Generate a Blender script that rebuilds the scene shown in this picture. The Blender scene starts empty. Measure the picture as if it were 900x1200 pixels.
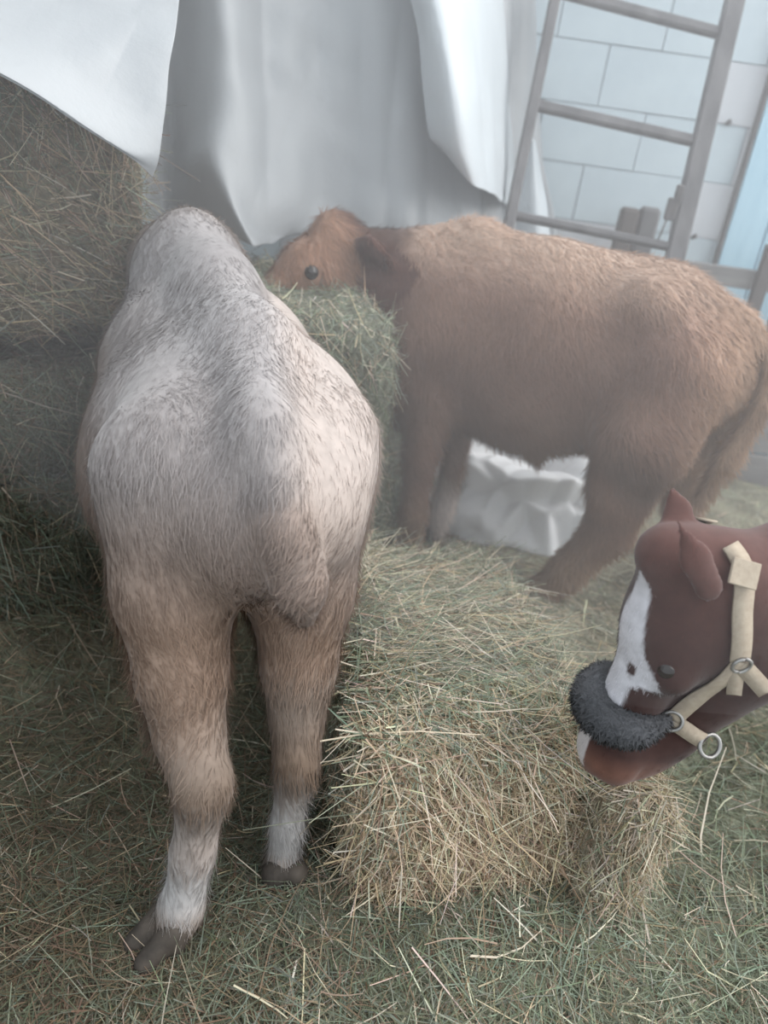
import bpy, math, random
import numpy as np
from mathutils import Matrix, Vector
from mathutils.bvhtree import BVHTree

random.seed(7)
rng = np.random.default_rng(7)
SC = bpy.context.scene
COL = SC.collection

# ------------------------------------------------------------------ camera
FPX, CAMH, PITCH, ROLL = 960.0, 1.36, math.radians(27), math.radians(8)
_f = np.array([0, math.cos(PITCH), -math.sin(PITCH)])
_r = np.array([1.0, 0, 0])
_u = np.cross(_r, _f)
_cr = _r * math.cos(ROLL) + _u * math.sin(ROLL)
_cu = _u * math.cos(ROLL) - _r * math.sin(ROLL)
cam_data = bpy.data.cameras.new('camera')
cam = bpy.data.objects.new('camera', cam_data)
COL.objects.link(cam)
cam_data.sensor_fit = 'VERTICAL'
cam_data.sensor_height = 36.0
cam_data.lens = FPX / 1200.0 * 36.0
cam_data.clip_start = 0.02
M = Matrix(((_cr[0], _cu[0], -_f[0], 0), (_cr[1], _cu[1], -_f[1], 0), (_cr[2], _cu[2], -_f[2], CAMH), (0, 0, 0, 1)))
cam.matrix_world = M
cam_data.dof.use_dof = True
cam_data.dof.focus_distance = 1.45
cam_data.dof.aperture_fstop = 2.4
SC.camera = cam

# ------------------------------------------------------------------ light
SC.view_settings.view_transform = 'Standard'
SC.view_settings.look = 'None'
SC.view_settings.gamma = 1.0
SC.view_settings.exposure = 0.1
world = bpy.data.worlds.new('world')
SC.world = world
world.use_nodes = True
bg = world.node_tree.nodes['Background']
bg.inputs[0].default_value = (0.86, 0.94, 1.0, 1)
bg.inputs[1].default_value = 1.4
sun = bpy.data.lights.new('daylight', 'SUN')
sun.energy = 4.9
sun.angle = math.radians(80)
sun.color = (1.0, 0.96, 0.92)
sun_o = bpy.data.objects.new('daylight', sun)
COL.objects.link(sun_o)
sun_o.rotation_euler = Vector((0.76, 0.12, 0.72)).to_track_quat('Z', 'Y').to_euler()
SC.cycles.use_denoising = True
SC.cycles.max_bounces = 5
SC.cycles.diffuse_bounces = 3
SC.cycles.glossy_bounces = 2
SC.cycles.transmission_bounces = 3
SC.cycles.transparent_max_bounces = 6
SC.cycles.volume_bounces = 0

# ------------------------------------------------------------------ helpers
def at(px, py, Y):
    """world point that lies at distance Y down the barn behind a pixel of the 900x1200 frame"""
    d = _f + _cr * (px - 450) / FPX - _cu * (py - 600) / FPX
    return np.array([0, 0, CAMH]) + d * (Y / d[1])

def atz(px, py, z):
    d = _f + _cr * (px - 450) / FPX - _cu * (py - 600) / FPX
    return np.array([0, 0, CAMH]) + d * ((z - CAMH) / d[2])

def V(*a):
    return np.array(a, float)

def nrmz(v):
    v = np.asarray(v, float)
    return v / np.maximum(np.linalg.norm(v, axis=-1, keepdims=True), 1e-9)

def wob(P, freq, seed, n=6):
    """cheap smooth noise in -1..1, a sum of sines in random directions"""
    r = np.random.default_rng(seed)
    D = nrmz(r.normal(size=(n, 3))) * freq * r.uniform(0.6, 1.5, (n, 1))
    ph = r.uniform(0, 6.28, n)
    return np.sin(P @ D.T + ph).mean(1) * 1.7

def wobv(P, freq, seed):
    return np.stack([wob(P, freq, seed + i) for i in range(3)], 1)

def tag(o, label=None, cat=None, group=None, kind=None):
    if label: o['label'] = label
    if cat: o['category'] = cat
    if group: o['group'] = group
    if kind: o['kind'] = kind
    return o

def link(name, me, mats, parent=None):
    o = bpy.data.objects.new(name, me)
    for m in (mats if isinstance(mats, (list, tuple)) else [mats]):
        if m: me.materials.append(m)
    COL.objects.link(o)
    if parent is not None:
        o.parent = parent
    return o

def empty(name, loc=(0, 0, 0), rz=0.0):
    o = bpy.data.objects.new(name, None)
    o.empty_display_size = 0.1
    COL.objects.link(o)
    o.location = loc
    o.rotation_euler = (0, 0, rz)
    return o

def mesh_np(name, verts, faces, cols=None, normals=None, smooth=True):
    """faces: (n,3) or (n,4) array, or a list of such arrays"""
    if not isinstance(faces, list): faces = [faces]
    faces = [np.asarray(f, np.int32) for f in faces if len(f)]
    me = bpy.data.meshes.new(name)
    verts = np.asarray(verts, np.float32)
    me.vertices.add(len(verts))
    me.vertices.foreach_set('co', verts.ravel())
    nl = sum(f.size for f in faces); npl = sum(len(f) for f in faces)
    me.loops.add(nl)
    me.loops.foreach_set('vertex_index', np.concatenate([f.ravel() for f in faces]))
    me.polygons.add(npl)
    st = []; s = 0
    for f in faces:
        st.append(s + np.arange(len(f), dtype=np.int32) * f.shape[1]); s += f.size
    me.polygons.foreach_set('loop_start', np.concatenate(st).astype(np.int32))
    me.update(calc_edges=True)
    me.validate()
    if smooth:
        me.polygons.foreach_set('use_smooth', np.ones(len(me.polygons), bool))
    if cols is not None:
        a = me.attributes.new('col', 'FLOAT_COLOR', 'POINT')
        c = np.ones((len(verts), 4), np.float32); c[:, :3] = cols
        a.data.foreach_set('color', c.ravel())
    if normals is not None:
        a = me.attributes.new('custom_normal', 'FLOAT_VECTOR', 'POINT')
        a.data.foreach_set('vector', np.asarray(normals, np.float32).ravel())
    me.update()
    return me

# ---- boxes
class MB:
    def __init__(self): self.v = []; self.f = []
    def box(self, c, h, rot=None, bev=0.0):
        """chamfered box: centre, half sizes, 3x3 rotation"""
        c = np.asarray(c, float); h = np.asarray(h, float)
        b = len(self.v)
        R = np.eye(3) if rot is None else np.asarray(rot)
        if bev <= 0:
            for sx in (-1, 1):
                for sy in (-1, 1):
                    for sz in (-1, 1):
                        self.v.append(c + R @ (h * V(sx, sy, sz)))
            for q in ((0, 1, 3, 2), (4, 6, 7, 5), (0, 4, 5, 1), (2, 3, 7, 6), (0, 2, 6, 4), (1, 5, 7, 3)):
                self.f.append([b + i for i in q])
            return
        # chamfer: three vertices per corner
        idx = {}
        for sx in (-1, 1):
            for sy in (-1, 1):
                for sz in (-1, 1):
                    for ax in range(3):
                        s = V(sx, sy, sz); p = s * (h - bev); p[ax] = s[ax] * h[ax]
                        idx[(sx, sy, sz, ax)] = len(self.v)
                        self.v.append(c + R @ p)
        S = (-1, 1)
        def q(l, flip):
            self.f.append(l[::-1] if flip else l)
        for ax in range(3):
            o1, o2 = [(1, 2), (2, 0), (0, 1)][ax]
            for s in S:
                l = []
                for a1, a2 in ((-1, -1), (1, -1), (1, 1), (-1, 1)):
                    k = [0, 0, 0]; k[ax] = s; k[o1] = a1; k[o2] = a2
                    l.append(idx[(*k, ax)])
                q(l, s < 0)
            for s1 in S:
                for s2 in S:
                    k0 = [0, 0, 0]; k0[o1] = s1; k0[o2] = s2; k0[ax] = -1
                    k1 = list(k0); k1[ax] = 1
                    q([idx[(*k0, o1)], idx[(*k1, o1)], idx[(*k1, o2)], idx[(*k0, o2)]], s1 * s2 > 0)
        for sx in S:
            for sy in S:
                for sz in S:
                    q([idx[(sx, sy, sz, 0)], idx[(sx, sy, sz, 1)], idx[(sx, sy, sz, 2)]], sx * sy * sz < 0)
    def beam(self, a, b, w, t, up=(0, 0, 1), bev=0.0, ext=0.0):
        """bar from a to b, w across (along up x axis), t along the third axis"""
        a = np.asarray(a, float); b = np.asarray(b, float)
        z = nrmz(b - a); x = nrmz(np.cross(np.asarray(up, float), z)); y = np.cross(z, x)
        self.box((a + b) / 2, (w / 2, t / 2, np.linalg.norm(b - a) / 2 + ext), np.stack([x, y, z], 1), bev)
    def mesh(self, name, smooth=False):
        me = bpy.data.meshes.new(name)
        me.from_pydata([tuple(p) for p in self.v], [], self.f)
        me.polygons.foreach_set('use_smooth', np.full(len(me.polygons), smooth))
        me.update()
        return me

def tube(path, rad, n=10, cap=True):
    path = np.asarray(path, float); m = len(path)
    rad = np.full(m, rad) if np.isscalar(rad) else np.asarray(rad, float)
    t = nrmz(np.gradient(path, axis=0))
    ref = V(0.13, 0.21, 0.97)
    if abs(t[0] @ ref) > 0.9: ref = V(1, 0.1, 0)
    x = nrmz(np.cross(ref, t)); y = np.cross(t, x)
    a = np.linspace(0, 2 * np.pi, n, endpoint=False)
    P = path[:, None] + rad[:, None, None] * (x[:, None] * np.cos(a)[None, :, None] + y[:, None] * np.sin(a)[None, :, None])
    v = P.reshape(-1, 3)
    i = np.arange(m - 1)[:, None] * n; j = np.arange(n)[None]; jn = (j + 1) % n
    f = np.stack([i + j, i + jn, i + n + jn, i + n + j], -1).reshape(-1, 4)
    fl = [f]
    if cap:
        v = np.vstack([v, path[:1], path[-1:]])
        jj = np.arange(n); jjn = (jj + 1) % n
        fl.append(np.stack([np.full(n, m * n), jjn, jj], 1))
        fl.append(np.stack([np.full(n, m * n + 1), (m - 1) * n + jj, (m - 1) * n + jjn], 1))
    return v, fl

# ---- signed distance bodies, meshed by surface nets
def smin(a, b, k):
    h = np.clip(0.5 + 0.5 * (b - a) / k, 0, 1)
    return b + (a - b) * h - k * h * (1 - h)

def cap_d(P, a, b, ra, rb, sq=None):
    a = np.asarray(a, float); ba = np.asarray(b, float) - a
    pa = P - a
    t = np.clip(pa @ ba / max(ba @ ba, 1e-9), 0, 1)
    c = pa - t[:, None] * ba
    if sq is not None:
        u, s = sq
        u = nrmz(u)
        c = c + (c @ u * (1 / s - 1))[:, None] * u
    return np.linalg.norm(c, axis=1) - (ra + (rb - ra) * t)

class Sdf:
    """list of tapered capsules blended into one surface"""
    def __init__(self): self.p = []
    def cap(self, a, b, ra, rb, k=0.04, sq=None, sub=False):
        self.p.append((np.asarray(a, float), np.asarray(b, float), ra, rb, k, sq, sub)); return self
    def ball(self, c, r, k=0.04, sq=None, sub=False):
        c = np.asarray(c, float)
        return self.cap(c, c + V(1e-4, 0, 0), r, r, k, sq, sub)
    def chain(self, pts, rads, k=0.03, sq=None):
        for i in range(len(pts) - 1):
            self.cap(pts[i], pts[i + 1], rads[i], rads[i + 1], k, sq)
        return self
    def __call__(self, P):
        d = None
        for a, b, ra, rb, k, sq, sub in self.p:
            # only evaluate near the primitive
            c = cap_d(P, a, b, ra, rb, sq)
            if d is None: d = c
            elif sub: d = -smin(-d, c, k)
            else: d = smin(d, c, k)
        return d
    def bounds(self, m=0.05):
        A = np.array([np.minimum(p[0], p[1]) - max(p[2], p[3]) * max(1, p[5][1] if p[5] else 1) for p in self.p if not p[6]])
        B = np.array([np.maximum(p[0], p[1]) + max(p[2], p[3]) * max(1, p[5][1] if p[5] else 1) for p in self.p if not p[6]])
        return A.min(0) - m, B.max(0) + m

def surface_nets(fun, lo, hi, h):
    n = np.ceil((np.asarray(hi) - lo) / h).astype(int) + 1
    B = 8
    nb = -(-n // B)
    full = nb * B
    vals = np.empty(full)
    g = np.stack(np.meshgrid(*[np.arange(k) for k in nb], indexing='ij'), -1).reshape(-1, 3)
    cd = fun(lo + h * (g * B + (B - 1) / 2))
    near = np.abs(cd) < B * h * 1.6 + 0.02
    for q, d in zip(g[~near], cd[~near]):
        vals[q[0] * B:q[0] * B + B, q[1] * B:q[1] * B + B, q[2] * B:q[2] * B + B] = d
    loc = np.stack(np.meshgrid(*[np.arange(B)] * 3, indexing='ij'), -1).reshape(-1, 3)
    G = g[near]
    for i in range(0, len(G), 200):
        P = (G[i:i + 200, None] * B + loc[None]).reshape(-1, 3) * h + lo
        D = fun(P).reshape(-1, B, B, B)
        for q, d in zip(G[i:i + 200], D):
            vals[q[0] * B:q[0] * B + B, q[1] * B:q[1] * B + B, q[2] * B:q[2] * B + B] = d
    n = full
    S = vals < 0
    c = [(i, j, k) for i in (0, 1) for j in (0, 1) for k in (0, 1)]
    m = n - 1
    sl = lambda o, A: A[o[0]:o[0] + m[0], o[1]:o[1] + m[1], o[2]:o[2] + m[2]]
    cnt = sum(sl(o, S).astype(int) for o in c)
    act = (cnt > 0) & (cnt < 8)
    I = np.argwhere(act)
    acc = np.zeros((len(I), 3)); num = np.zeros(len(I))
    for o in c:
        for a in range(3):
            if o[a] == 1: continue
            o2 = list(o); o2[a] = 1
            v0 = vals[I[:, 0] + o[0], I[:, 1] + o[1], I[:, 2] + o[2]]
            v1 = vals[I[:, 0] + o2[0], I[:, 1] + o2[1], I[:, 2] + o2[2]]
            x = (v0 < 0) != (v1 < 0)
            t = np.where(x, v0 / np.where(x, v0 - v1, 1), 0)
            p = np.tile(np.array(o, float), (len(I), 1)); p[:, a] += t
            acc += p * x[:, None]; num += x
    verts = (I + acc / num[:, None]) * h + lo
    idx = -np.ones(m, np.int64); idx[act] = np.arange(len(I))
    quads = []
    for a in range(3):
        b, d = (a + 1) % 3, (a + 2) % 3
        A = np.take(S, np.arange(n[a] - 1), axis=a); B = np.take(S, np.arange(1, n[a]), axis=a)
        E = np.argwhere(A != B)
        E = E[(E[:, b] > 0) & (E[:, d] > 0) & (E[:, b] < m[b]) & (E[:, d] < m[d])]
        inside = S[E[:, 0], E[:, 1], E[:, 2]]
        def g(db, dd):
            q = E.copy(); q[:, b] -= db; q[:, d] -= dd
            return idx[q[:, 0], q[:, 1], q[:, 2]]
        Q = np.stack([g(1, 1), g(0, 1), g(0, 0), g(1, 0)], 1)
        Q[~inside] = Q[~inside][:, ::-1]
        quads.append(Q)
    Q = np.vstack(quads); Q = Q[(Q >= 0).all(1)]
    return verts, Q

def relax(v, q, it=2, lam=0.5):
    e = np.vstack([q[:, [0, 1]], q[:, [1, 2]], q[:, [2, 3]], q[:, [3, 0]]])
    for _ in range(it):
        s = np.zeros_like(v); n = np.zeros(len(v))
        for k in range(3):
            s[:, k] = np.bincount(e[:, 0], v[e[:, 1], k], len(v)) + np.bincount(e[:, 1], v[e[:, 0], k], len(v))
        n = np.bincount(e[:, 0], minlength=len(v)) + np.bincount(e[:, 1], minlength=len(v))
        v = v + lam * (s / np.maximum(n, 1)[:, None] - v)
    return v

def vnormals(v, q):
    fn = np.cross(v[q[:, 2]] - v[q[:, 0]], v[q[:, 3]] - v[q[:, 1]])
    N = np.zeros_like(v)
    for j in range(4):
        for k in range(3):
            N[:, k] += np.bincount(q[:, j], fn[:, k], len(v))
    return nrmz(N)

def sample_faces(v, q, n, weight=None):
    a = np.linalg.norm(np.cross(v[q[:, 2]] - v[q[:, 0]], v[q[:, 3]] - v[q[:, 1]]), axis=1)
    if weight is not None: a = a * weight
    f = rng.choice(len(q), n, p=a / a.sum())
    s, t = rng.random(n)[:, None], rng.random(n)[:, None]
    w = [(1 - s) * (1 - t), s * (1 - t), s * t, (1 - s) * t]
    return q[f], w

def interp(A, fq, w):
    return sum(A[fq[:, i]] * w[i] for i in range(4))

def ribbons(P0, D, N, L, W, bend, cols, nseg=3, taper=0.1, normals=None, tipcol=None):
    """n thin curved blades from P0 along D; bend: offset vectors reached at the tip"""
    n = len(P0)
    side = nrmz(np.cross(D, N))
    ts = np.linspace(0, 1, nseg + 1)
    V_, C_, N_ = [], [], []
    for t in ts:
        c = P0 + D * (L * t)[:, None] + bend * (t * t)
        w = (W * (1 - (1 - taper) * t ** 2))[:, None] * 0.5
        V_ += [c - side * w, c + side * w]
        cc = cols if tipcol is None else cols * (1 - t) + tipcol * t
        C_ += [cc, cc]
        if normals is not None: N_ += [normals, normals]
    k = 2 * (nseg + 1)
    v = np.stack(V_, 1).reshape(-1, 3); c = np.stack(C_, 1).reshape(-1, 3)
    nn = np.stack(N_, 1).reshape(-1, 3) if normals is not None else None
    b = (np.arange(n) * k)[:, None]
    f = np.vstack([np.hstack([b + 2 * i, b + 2 * i + 1, b + 2 * i + 3, b + 2 * i + 2]) for i in range(nseg)])
    return v, f, c, nn

# ------------------------------------------------------------------ materials
def new_mat(name):
    m = bpy.data.materials.new(name); m.use_nodes = True
    nt = m.node_tree
    return m, nt, nt.nodes['Principled BSDF']

def noise_mix(nt, c1, c2, scale, detail=6, coords='Object', rough=0.6, stretch=None):
    tc = nt.nodes.new('ShaderNodeTexCoord')
    nz = nt.nodes.new('ShaderNodeTexNoise')
    nz.inputs['Scale'].default_value = scale; nz.inputs['Detail'].default_value = detail
    nz.inputs['Roughness'].default_value = rough
    if stretch:
        mp = nt.nodes.new('ShaderNodeMapping'); mp.inputs['Scale'].default_value = stretch
        nt.links.new(tc.outputs[coords], mp.inputs[0]); nt.links.new(mp.outputs[0], nz.inputs['Vector'])
    else:
        nt.links.new(tc.outputs[coords], nz.inputs['Vector'])
    rp = nt.nodes.new('ShaderNodeValToRGB')
    rp.color_ramp.elements[0].position = 0.3; rp.color_ramp.elements[1].position = 0.7
    rp.color_ramp.elements[0].color = (*c1, 1); rp.color_ramp.elements[1].color = (*c2, 1)
    nt.links.new(nz.outputs['Fac'], rp.inputs[0])
    return rp, nz

def bump(nt, bsdf, src, strength=0.3, dist=0.01):
    b = nt.nodes.new('ShaderNodeBump'); b.inputs['Strength'].default_value = strength; b.inputs['Distance'].default_value = dist
    nt.links.new(src, b.inputs['Height']); nt.links.new(b.outputs[0], bsdf.inputs['Normal'])

def noise_mat(name, c1, c2, scale, rough=0.85, bumpv=0.3, stretch=None, dist=0.01, spec=0.2):
    m, nt, b = new_mat(name)
    rp, nz = noise_mix(nt, c1, c2, scale, stretch=stretch)
    nt.links.new(rp.outputs[0], b.inputs['Base Color'])
    b.inputs['Roughness'].default_value = rough
    b.inputs['Specular IOR Level'].default_value = spec
    if bumpv: bump(nt, b, nz.outputs['Fac'], bumpv, dist)
    return m

def attr_mat(name, rough=0.9, nscale=0, namp=0.3, spec=0.1, sheen=0.0, transl=0.0, bumpv=0.0):
    m, nt, b = new_mat(name)
    at_ = nt.nodes.new('ShaderNodeAttribute'); at_.attribute_name = 'col'
    src = at_.outputs['Color']
    if nscale:
        rp, nz = noise_mix(nt, (1 - namp,) * 3, (1 + namp,) * 3, nscale)
        mx = nt.nodes.new('ShaderNodeMix'); mx.data_type = 'RGBA'; mx.blend_type = 'MULTIPLY'; mx.inputs['Factor'].default_value = 1
        nt.links.new(src, mx.inputs[6]); nt.links.new(rp.outputs[0], mx.inputs[7])
        src = mx.outputs[2]
        if bumpv: bump(nt, b, nz.outputs['Fac'], bumpv, 0.01)
    nt.links.new(src, b.inputs['Base Color'])
    b.inputs['Roughness'].default_value = rough
    b.inputs['Specular IOR Level'].default_value = spec
    if sheen: b.inputs['Sheen Weight'].default_value = sheen
    if transl:
        tr = nt.nodes.new('ShaderNodeBsdfTranslucent'); nt.links.new(src, tr.inputs[0])
        ms = nt.nodes.new('ShaderNodeMixShader'); ms.inputs[0].default_value = transl
        nt.links.new(b.outputs[0], ms.inputs[1]); nt.links.new(tr.outputs[0], ms.inputs[2])
        nt.links.new(ms.outputs[0], nt.nodes['Material Output'].inputs[0])
    return m

def sheet_mat(name, col, transl, rough=0.35):
    m, nt, b = new_mat(name)
    b.inputs['Base Color'].default_value = (*col, 1)
    b.inputs['Roughness'].default_value = rough
    tr = nt.nodes.new('ShaderNodeBsdfTranslucent'); tr.inputs[0].default_value = (*col, 1)
    ms = nt.nodes.new('ShaderNodeMixShader'); ms.inputs[0].default_value = transl
    nt.links.new(b.outputs[0], ms.inputs[1]); nt.links.new(tr.outputs[0], ms.inputs[2])
    nt.links.new(ms.outputs[0], nt.nodes['Material Output'].inputs[0])
    _, nz = noise_mix(nt, (0, 0, 0), (1, 1, 1), 9)
    bump(nt, b, nz.outputs['Fac'], 0.25, 0.02)
    return m

MAT = {}
MAT['earth'] = noise_mat('trodden_hay_floor', (0.055, 0.055, 0.035), (0.17, 0.165, 0.11), 26, 0.95, 0.8, dist=0.03)
MAT['hay_core'] = attr_mat('hay_core', 0.95, 60, 0.6, 0.05, bumpv=1.0)
MAT['hay'] = attr_mat('hay_strands', 0.75, 0, spec=0.15, transl=0.25)
MAT['block'] = noise_mat('pale_concrete_block', (0.50, 0.58, 0.63), (0.58, 0.66, 0.70), 5, 0.95, 0.25)
MAT['block2'] = noise_mat('pinkish_concrete_block', (0.55, 0.57, 0.60), (0.63, 0.64, 0.67), 4, 0.95, 0.25, stretch=(2.5, 1, 0.5))
MAT['mortar'] = noise_mat('mortar', (0.40, 0.44, 0.47), (0.50, 0.54, 0.57), 30, 0.95, 0.4)
MAT['old_wood'] = noise_mat('weathered_grey_wood', (0.085, 0.085, 0.09), (0.16, 0.155, 0.16), 14, 0.85, 0.4, stretch=(1, 1, 0.15))
MAT['old_wood2'] = noise_mat('brown_wood', (0.07, 0.06, 0.058), (0.12, 0.105, 0.10), 14, 0.85, 0.4, stretch=(1, 1, 0.15))
MAT['rail_wood'] = noise_mat('weathered_board', (0.15, 0.145, 0.145), (0.25, 0.24, 0.235), 14, 0.85, 0.4, stretch=(0.15, 1, 1))
MAT['door_blue'] = noise_mat('pale_blue_paint', (0.34, 0.54, 0.66), (0.46, 0.66, 0.77), 8, 0.7, 0.15, stretch=(2.5, 1, 0.3))
MAT['iron'] = noise_mat('dark_iron', (0.07, 0.07, 0.075), (0.12, 0.11, 0.11), 30, 0.6, 0.2, spec=0.4)
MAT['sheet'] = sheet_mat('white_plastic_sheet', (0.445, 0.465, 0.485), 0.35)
MAT['sheet_bright'] = sheet_mat('bright_white_plastic_sheet', (0.66, 0.70, 0.73), 0.3)  # same sheet, paler in colour: doubled layer and light on the folds
MAT['sack'] = sheet_mat('white_plastic_sack', (0.88, 0.88, 0.90), 0.12, 0.4)
MAT['coat'] = attr_mat('animal_coat', 0.9, 45, 0.14, 0.05, sheen=0.15)
MAT['fur'] = attr_mat('fur', 0.9, 0, spec=0.03, transl=0.30)
MAT['hoof'] = noise_mat('hoof_horn', (0.035, 0.03, 0.026), (0.085, 0.07, 0.058), 20, 0.7, 0.2)
MAT['web'] = noise_mat('beige_webbing', (0.30, 0.245, 0.19), (0.38, 0.32, 0.25), 90, 0.85, 0.4, dist=0.003)
MAT['steel'], _nt, _b = new_mat('dull_steel'); _b.inputs['Metallic'].default_value = 0.8; _b.inputs['Base Color'].default_value = (0.30, 0.29, 0.28, 1); _b.inputs['Roughness'].default_value = 0.45
MAT['eye'], _nt, _b = new_mat('wet_dark_eye'); _b.inputs['Base Color'].default_value = (0.012, 0.008, 0.007, 1); _b.inputs['Roughness'].default_value = 0.08
MAT['nose'] = noise_mat('nose_skin', (0.10, 0.07, 0.065), (0.20, 0.14, 0.13), 40, 0.6, 0.3)

# ------------------------------------------------------------------ floor
YW = 3.65
mb = MB(); mb.box((0.1, 2.0, -0.05), (2.6, 2.6, 0.05))
tag(link('floor', mb.mesh('floor'), MAT['earth']), kind='structure')

# ------------------------------------------------------------------ walls
BL, BH, TH = 0.405, 0.2145, 0.2
wall = MB(); wall.box((0.1, YW + 0.012 + TH / 2, 1.3), (2.6, TH / 2, 1.3))
wall_back = tag(link('wall_back', wall.mesh('wall_back'), MAT['mortar']), kind='structure')
zj = at(700, 50, YW)[2]
xj = [at(707, 90, YW)[0], at(746, 180, YW)[0], at(672, 228, YW)[0], at(795, 30, YW)[0]]
z0 = zj - BH * math.floor(zj / BH)
bm_full = MB(); bm_full.box((0, 0, 0), (BL / 2 - 0.0022, 0.03, BH / 2 - 0.0016), bev=0.0025)
me_b = [bm_full.mesh('block_a'), bm_full.mesh('block_b')]
me_b[0].materials.append(MAT['block']); me_b[1].materials.append(MAT['block2'])
nrow = int(2.55 / BH)
for r in range(-1, nrow):
    zc = z0 + (r + 0.5) * BH
    if zc < 0.08: continue
    k = round((zj - (zc + BH / 2)) / BH)
    off = xj[0] if k % 2 == 0 else xj[1]
    i0 = math.floor((-2.4 - off) / BL); i1 = math.floor((2.6 - off) / BL)
    for i in range(i0, i1):
        xc = off + (i + 0.5) * BL
        o = bpy.data.objects.new('block', me_b[0 if random.random() < 0.6 else 1])
        o.location = (xc, YW + 0.03 + random.uniform(-0.004, 0.002), zc)
        o.rotation_euler = (random.uniform(-.004, .004), 0, random.uniform(-.004, .004))
        COL.objects.link(o); o.parent = wall_back
wl = MB(); wl.box((-2.55, 2.0, 1.3), (0.05, 2.6, 1.3))  # unseen left wall, added to block light from that side
tag(link('wall_left', wl.mesh('wall_left'), MAT['mortar']), kind='structure')
# small iron pegs in the wall
def peg(p, label):
    v, f = tube([p + V(0, 0.02, 0), p + V(0, -0.025, 0.004), p + V(0, -0.028, 0.016)], [0.008, 0.008, 0.006], 8)
    tag(link('wall_peg', mesh_np('wall_peg', v, f), MAT['iron']), label, 'peg')
peg(at(852, 145, YW), 'small dark iron peg in block wall, high right of the ladder')
peg(at(812, 278, YW), 'small dark iron peg in block wall, low right beside ladder foot')

# ------------------------------------------------------------------ blue door
door = tag(empty('door_1', (1.235, YW - 0.02, 0)), 'pale blue boarded door at the right end of the block wall', kind='structure')
for i in range(6):
    mb = MB(); mb.box((0.08 + i * 0.156, 0.0, 1.02), (0.0755, 0.018, 0.99), bev=0.005)
    link('plank', mb.mesh('plank'), MAT['door_blue'], door)
mb = MB(); mb.box((-0.004, 0.0, 1.02), (0.005, 0.022, 1.02))  # dark strip standing in for the gap at the door's edge
link('door_gap', mb.mesh('door_gap'), MAT['iron'], door)

# ------------------------------------------------------------------ board pen in front of the door
pen = tag(empty('plank_fence', (1.3, 3.42, 0)), 'low weathered plank fence below the pale blue door', 'fence')
def pbeam(name, a, b, w, t, mat, up=(0, 1, 0)):
    mb = MB(); o = V(1.3, 3.42, 0); mb.beam(np.asarray(a) - o, np.asarray(b) - o, w, t, up, 0.004)
    return link(name, mb.mesh(name), mat, pen)
ra, rb = at(800, 318, 3.40), at(895, 330, 3.40)
rb = ra + (rb - ra) * 2.2
zr = (ra[2] + rb[2]) / 2
pbeam('rail', (ra[0] - 0.05, 3.40, zr), (2.3, 3.40, zr), 0.075, 0.03, MAT['rail_wood'])
for i, z in enumerate((0.075, 0.225)):
    pbeam('rail', (0.95, 3.44 + 0.01 * i, z), (2.3, 3.44 + 0.01 * i, z), 0.142, 0.03, MAT['rail_wood'])
xp = at(893, 330, 3.36)[0]
pbeam('post', (xp, 3.365, 0), (xp, 3.365, 1.02), 0.05, 0.04, MAT['old_wood2'])
pbeam('post', (xp + 0.11, 3.365, 0), (xp + 0.11, 3.365, 0.98), 0.06, 0.04, MAT['old_wood'])

# ------------------------------------------------------------------ ladder
LT, LB = V(0, 3.36, 1.75), V(0, 3.00, 0.95)
def lad(px, py):
    # point on the inclined ladder plane behind a pixel
    d = _f + _cr * (px - 450) / FPX - _cu * (py - 600) / FPX
    n = np.cross(V(1, 0, 0), LT - LB)
    t = (n @ (LT - V(0, 0, CAMH))) / (n @ d)
    return V(0, 0, CAMH) + d * t
L1, L0 = lad(650, 0), lad(596, 265)
R1, R0 = lad(861, 0), lad(790, 305)
def ext(a, b, z): return a + (b - a) * ((z - a[2]) / (b[2] - a[2]))
Lb, Lt = ext(L0, L1, 0.01), ext(L0, L1, 2.02)
Rb, Rt = ext(R0, R1, 0.01), ext(R0, R1, 2.02)
lo = (Lb + Rb) / 2
ladder = tag(empty('ladder', lo), 'grey wooden ladder leaning against the block wall behind brown calf', 'ladder')
up = nrmz(np.cross(Rt - Lt, Lt - Lb))
for a, b, w, t in ((Lb, Lt, 0.036, 0.055), (Rb, Rt, 0.062, 0.05)):
    mb = MB(); mb.beam(a - lo, b - lo, t, w, nrmz(np.cross(up, b - a)), 0.006)
    link('side_rail', mb.mesh('side_rail'), MAT['old_wood'], ladder)
rungs = [(lad(655, -12), lad(848, 38)), (lad(630, 122), lad(820, 165)), (lad(606, 252), lad(789, 289))]
dl = (rungs[2][0] - rungs[1][0]); dr = (rungs[2][1] - rungs[1][1])
for k in (1, 2, 3):
    a, b = rungs[2][0] + dl * k, rungs[2][1] + dr * k
    if min(a[2], b[2]) > 0.08: rungs.append((a, b))
rungs.append((rungs[0][0] - dl, rungs[0][1] - dr))
for i, (a, b) in enumerate(rungs):
    mb = MB(); mb.beam(a - lo - up * 0.01, b - lo - up * 0.01, 0.034 if i != 2 else 0.026, 0.036, up, 0.006, ext=0.01)
    link('rung', mb.mesh('rung'), MAT['old_wood'], ladder)
# iron hook with a wire that hangs on the right rail
hk = lad(789, 244) - V(0.02, 0.05, 0)
hook = tag(empty('hanging_hook', hk), 'small dark iron hook with wire on right rail of ladder', 'hook')
mb = MB(); mb.box((0, 0, 0), (0.017, 0.012, 0.036), bev=0.004); mb.box((0.012, 0, 0.05), (0.012, 0.012, 0.03), bev=0.004)
link('clamp', mb.mesh('clamp'), MAT['iron'], hook)
v, f = tube([V(-.005, 0, -.03), V(-.012, 0, -.08), V(-.022, 0, -.13)], 0.0035, 6)
link('wire', mesh_np('wire', v, f), MAT['iron'], hook)
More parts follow.
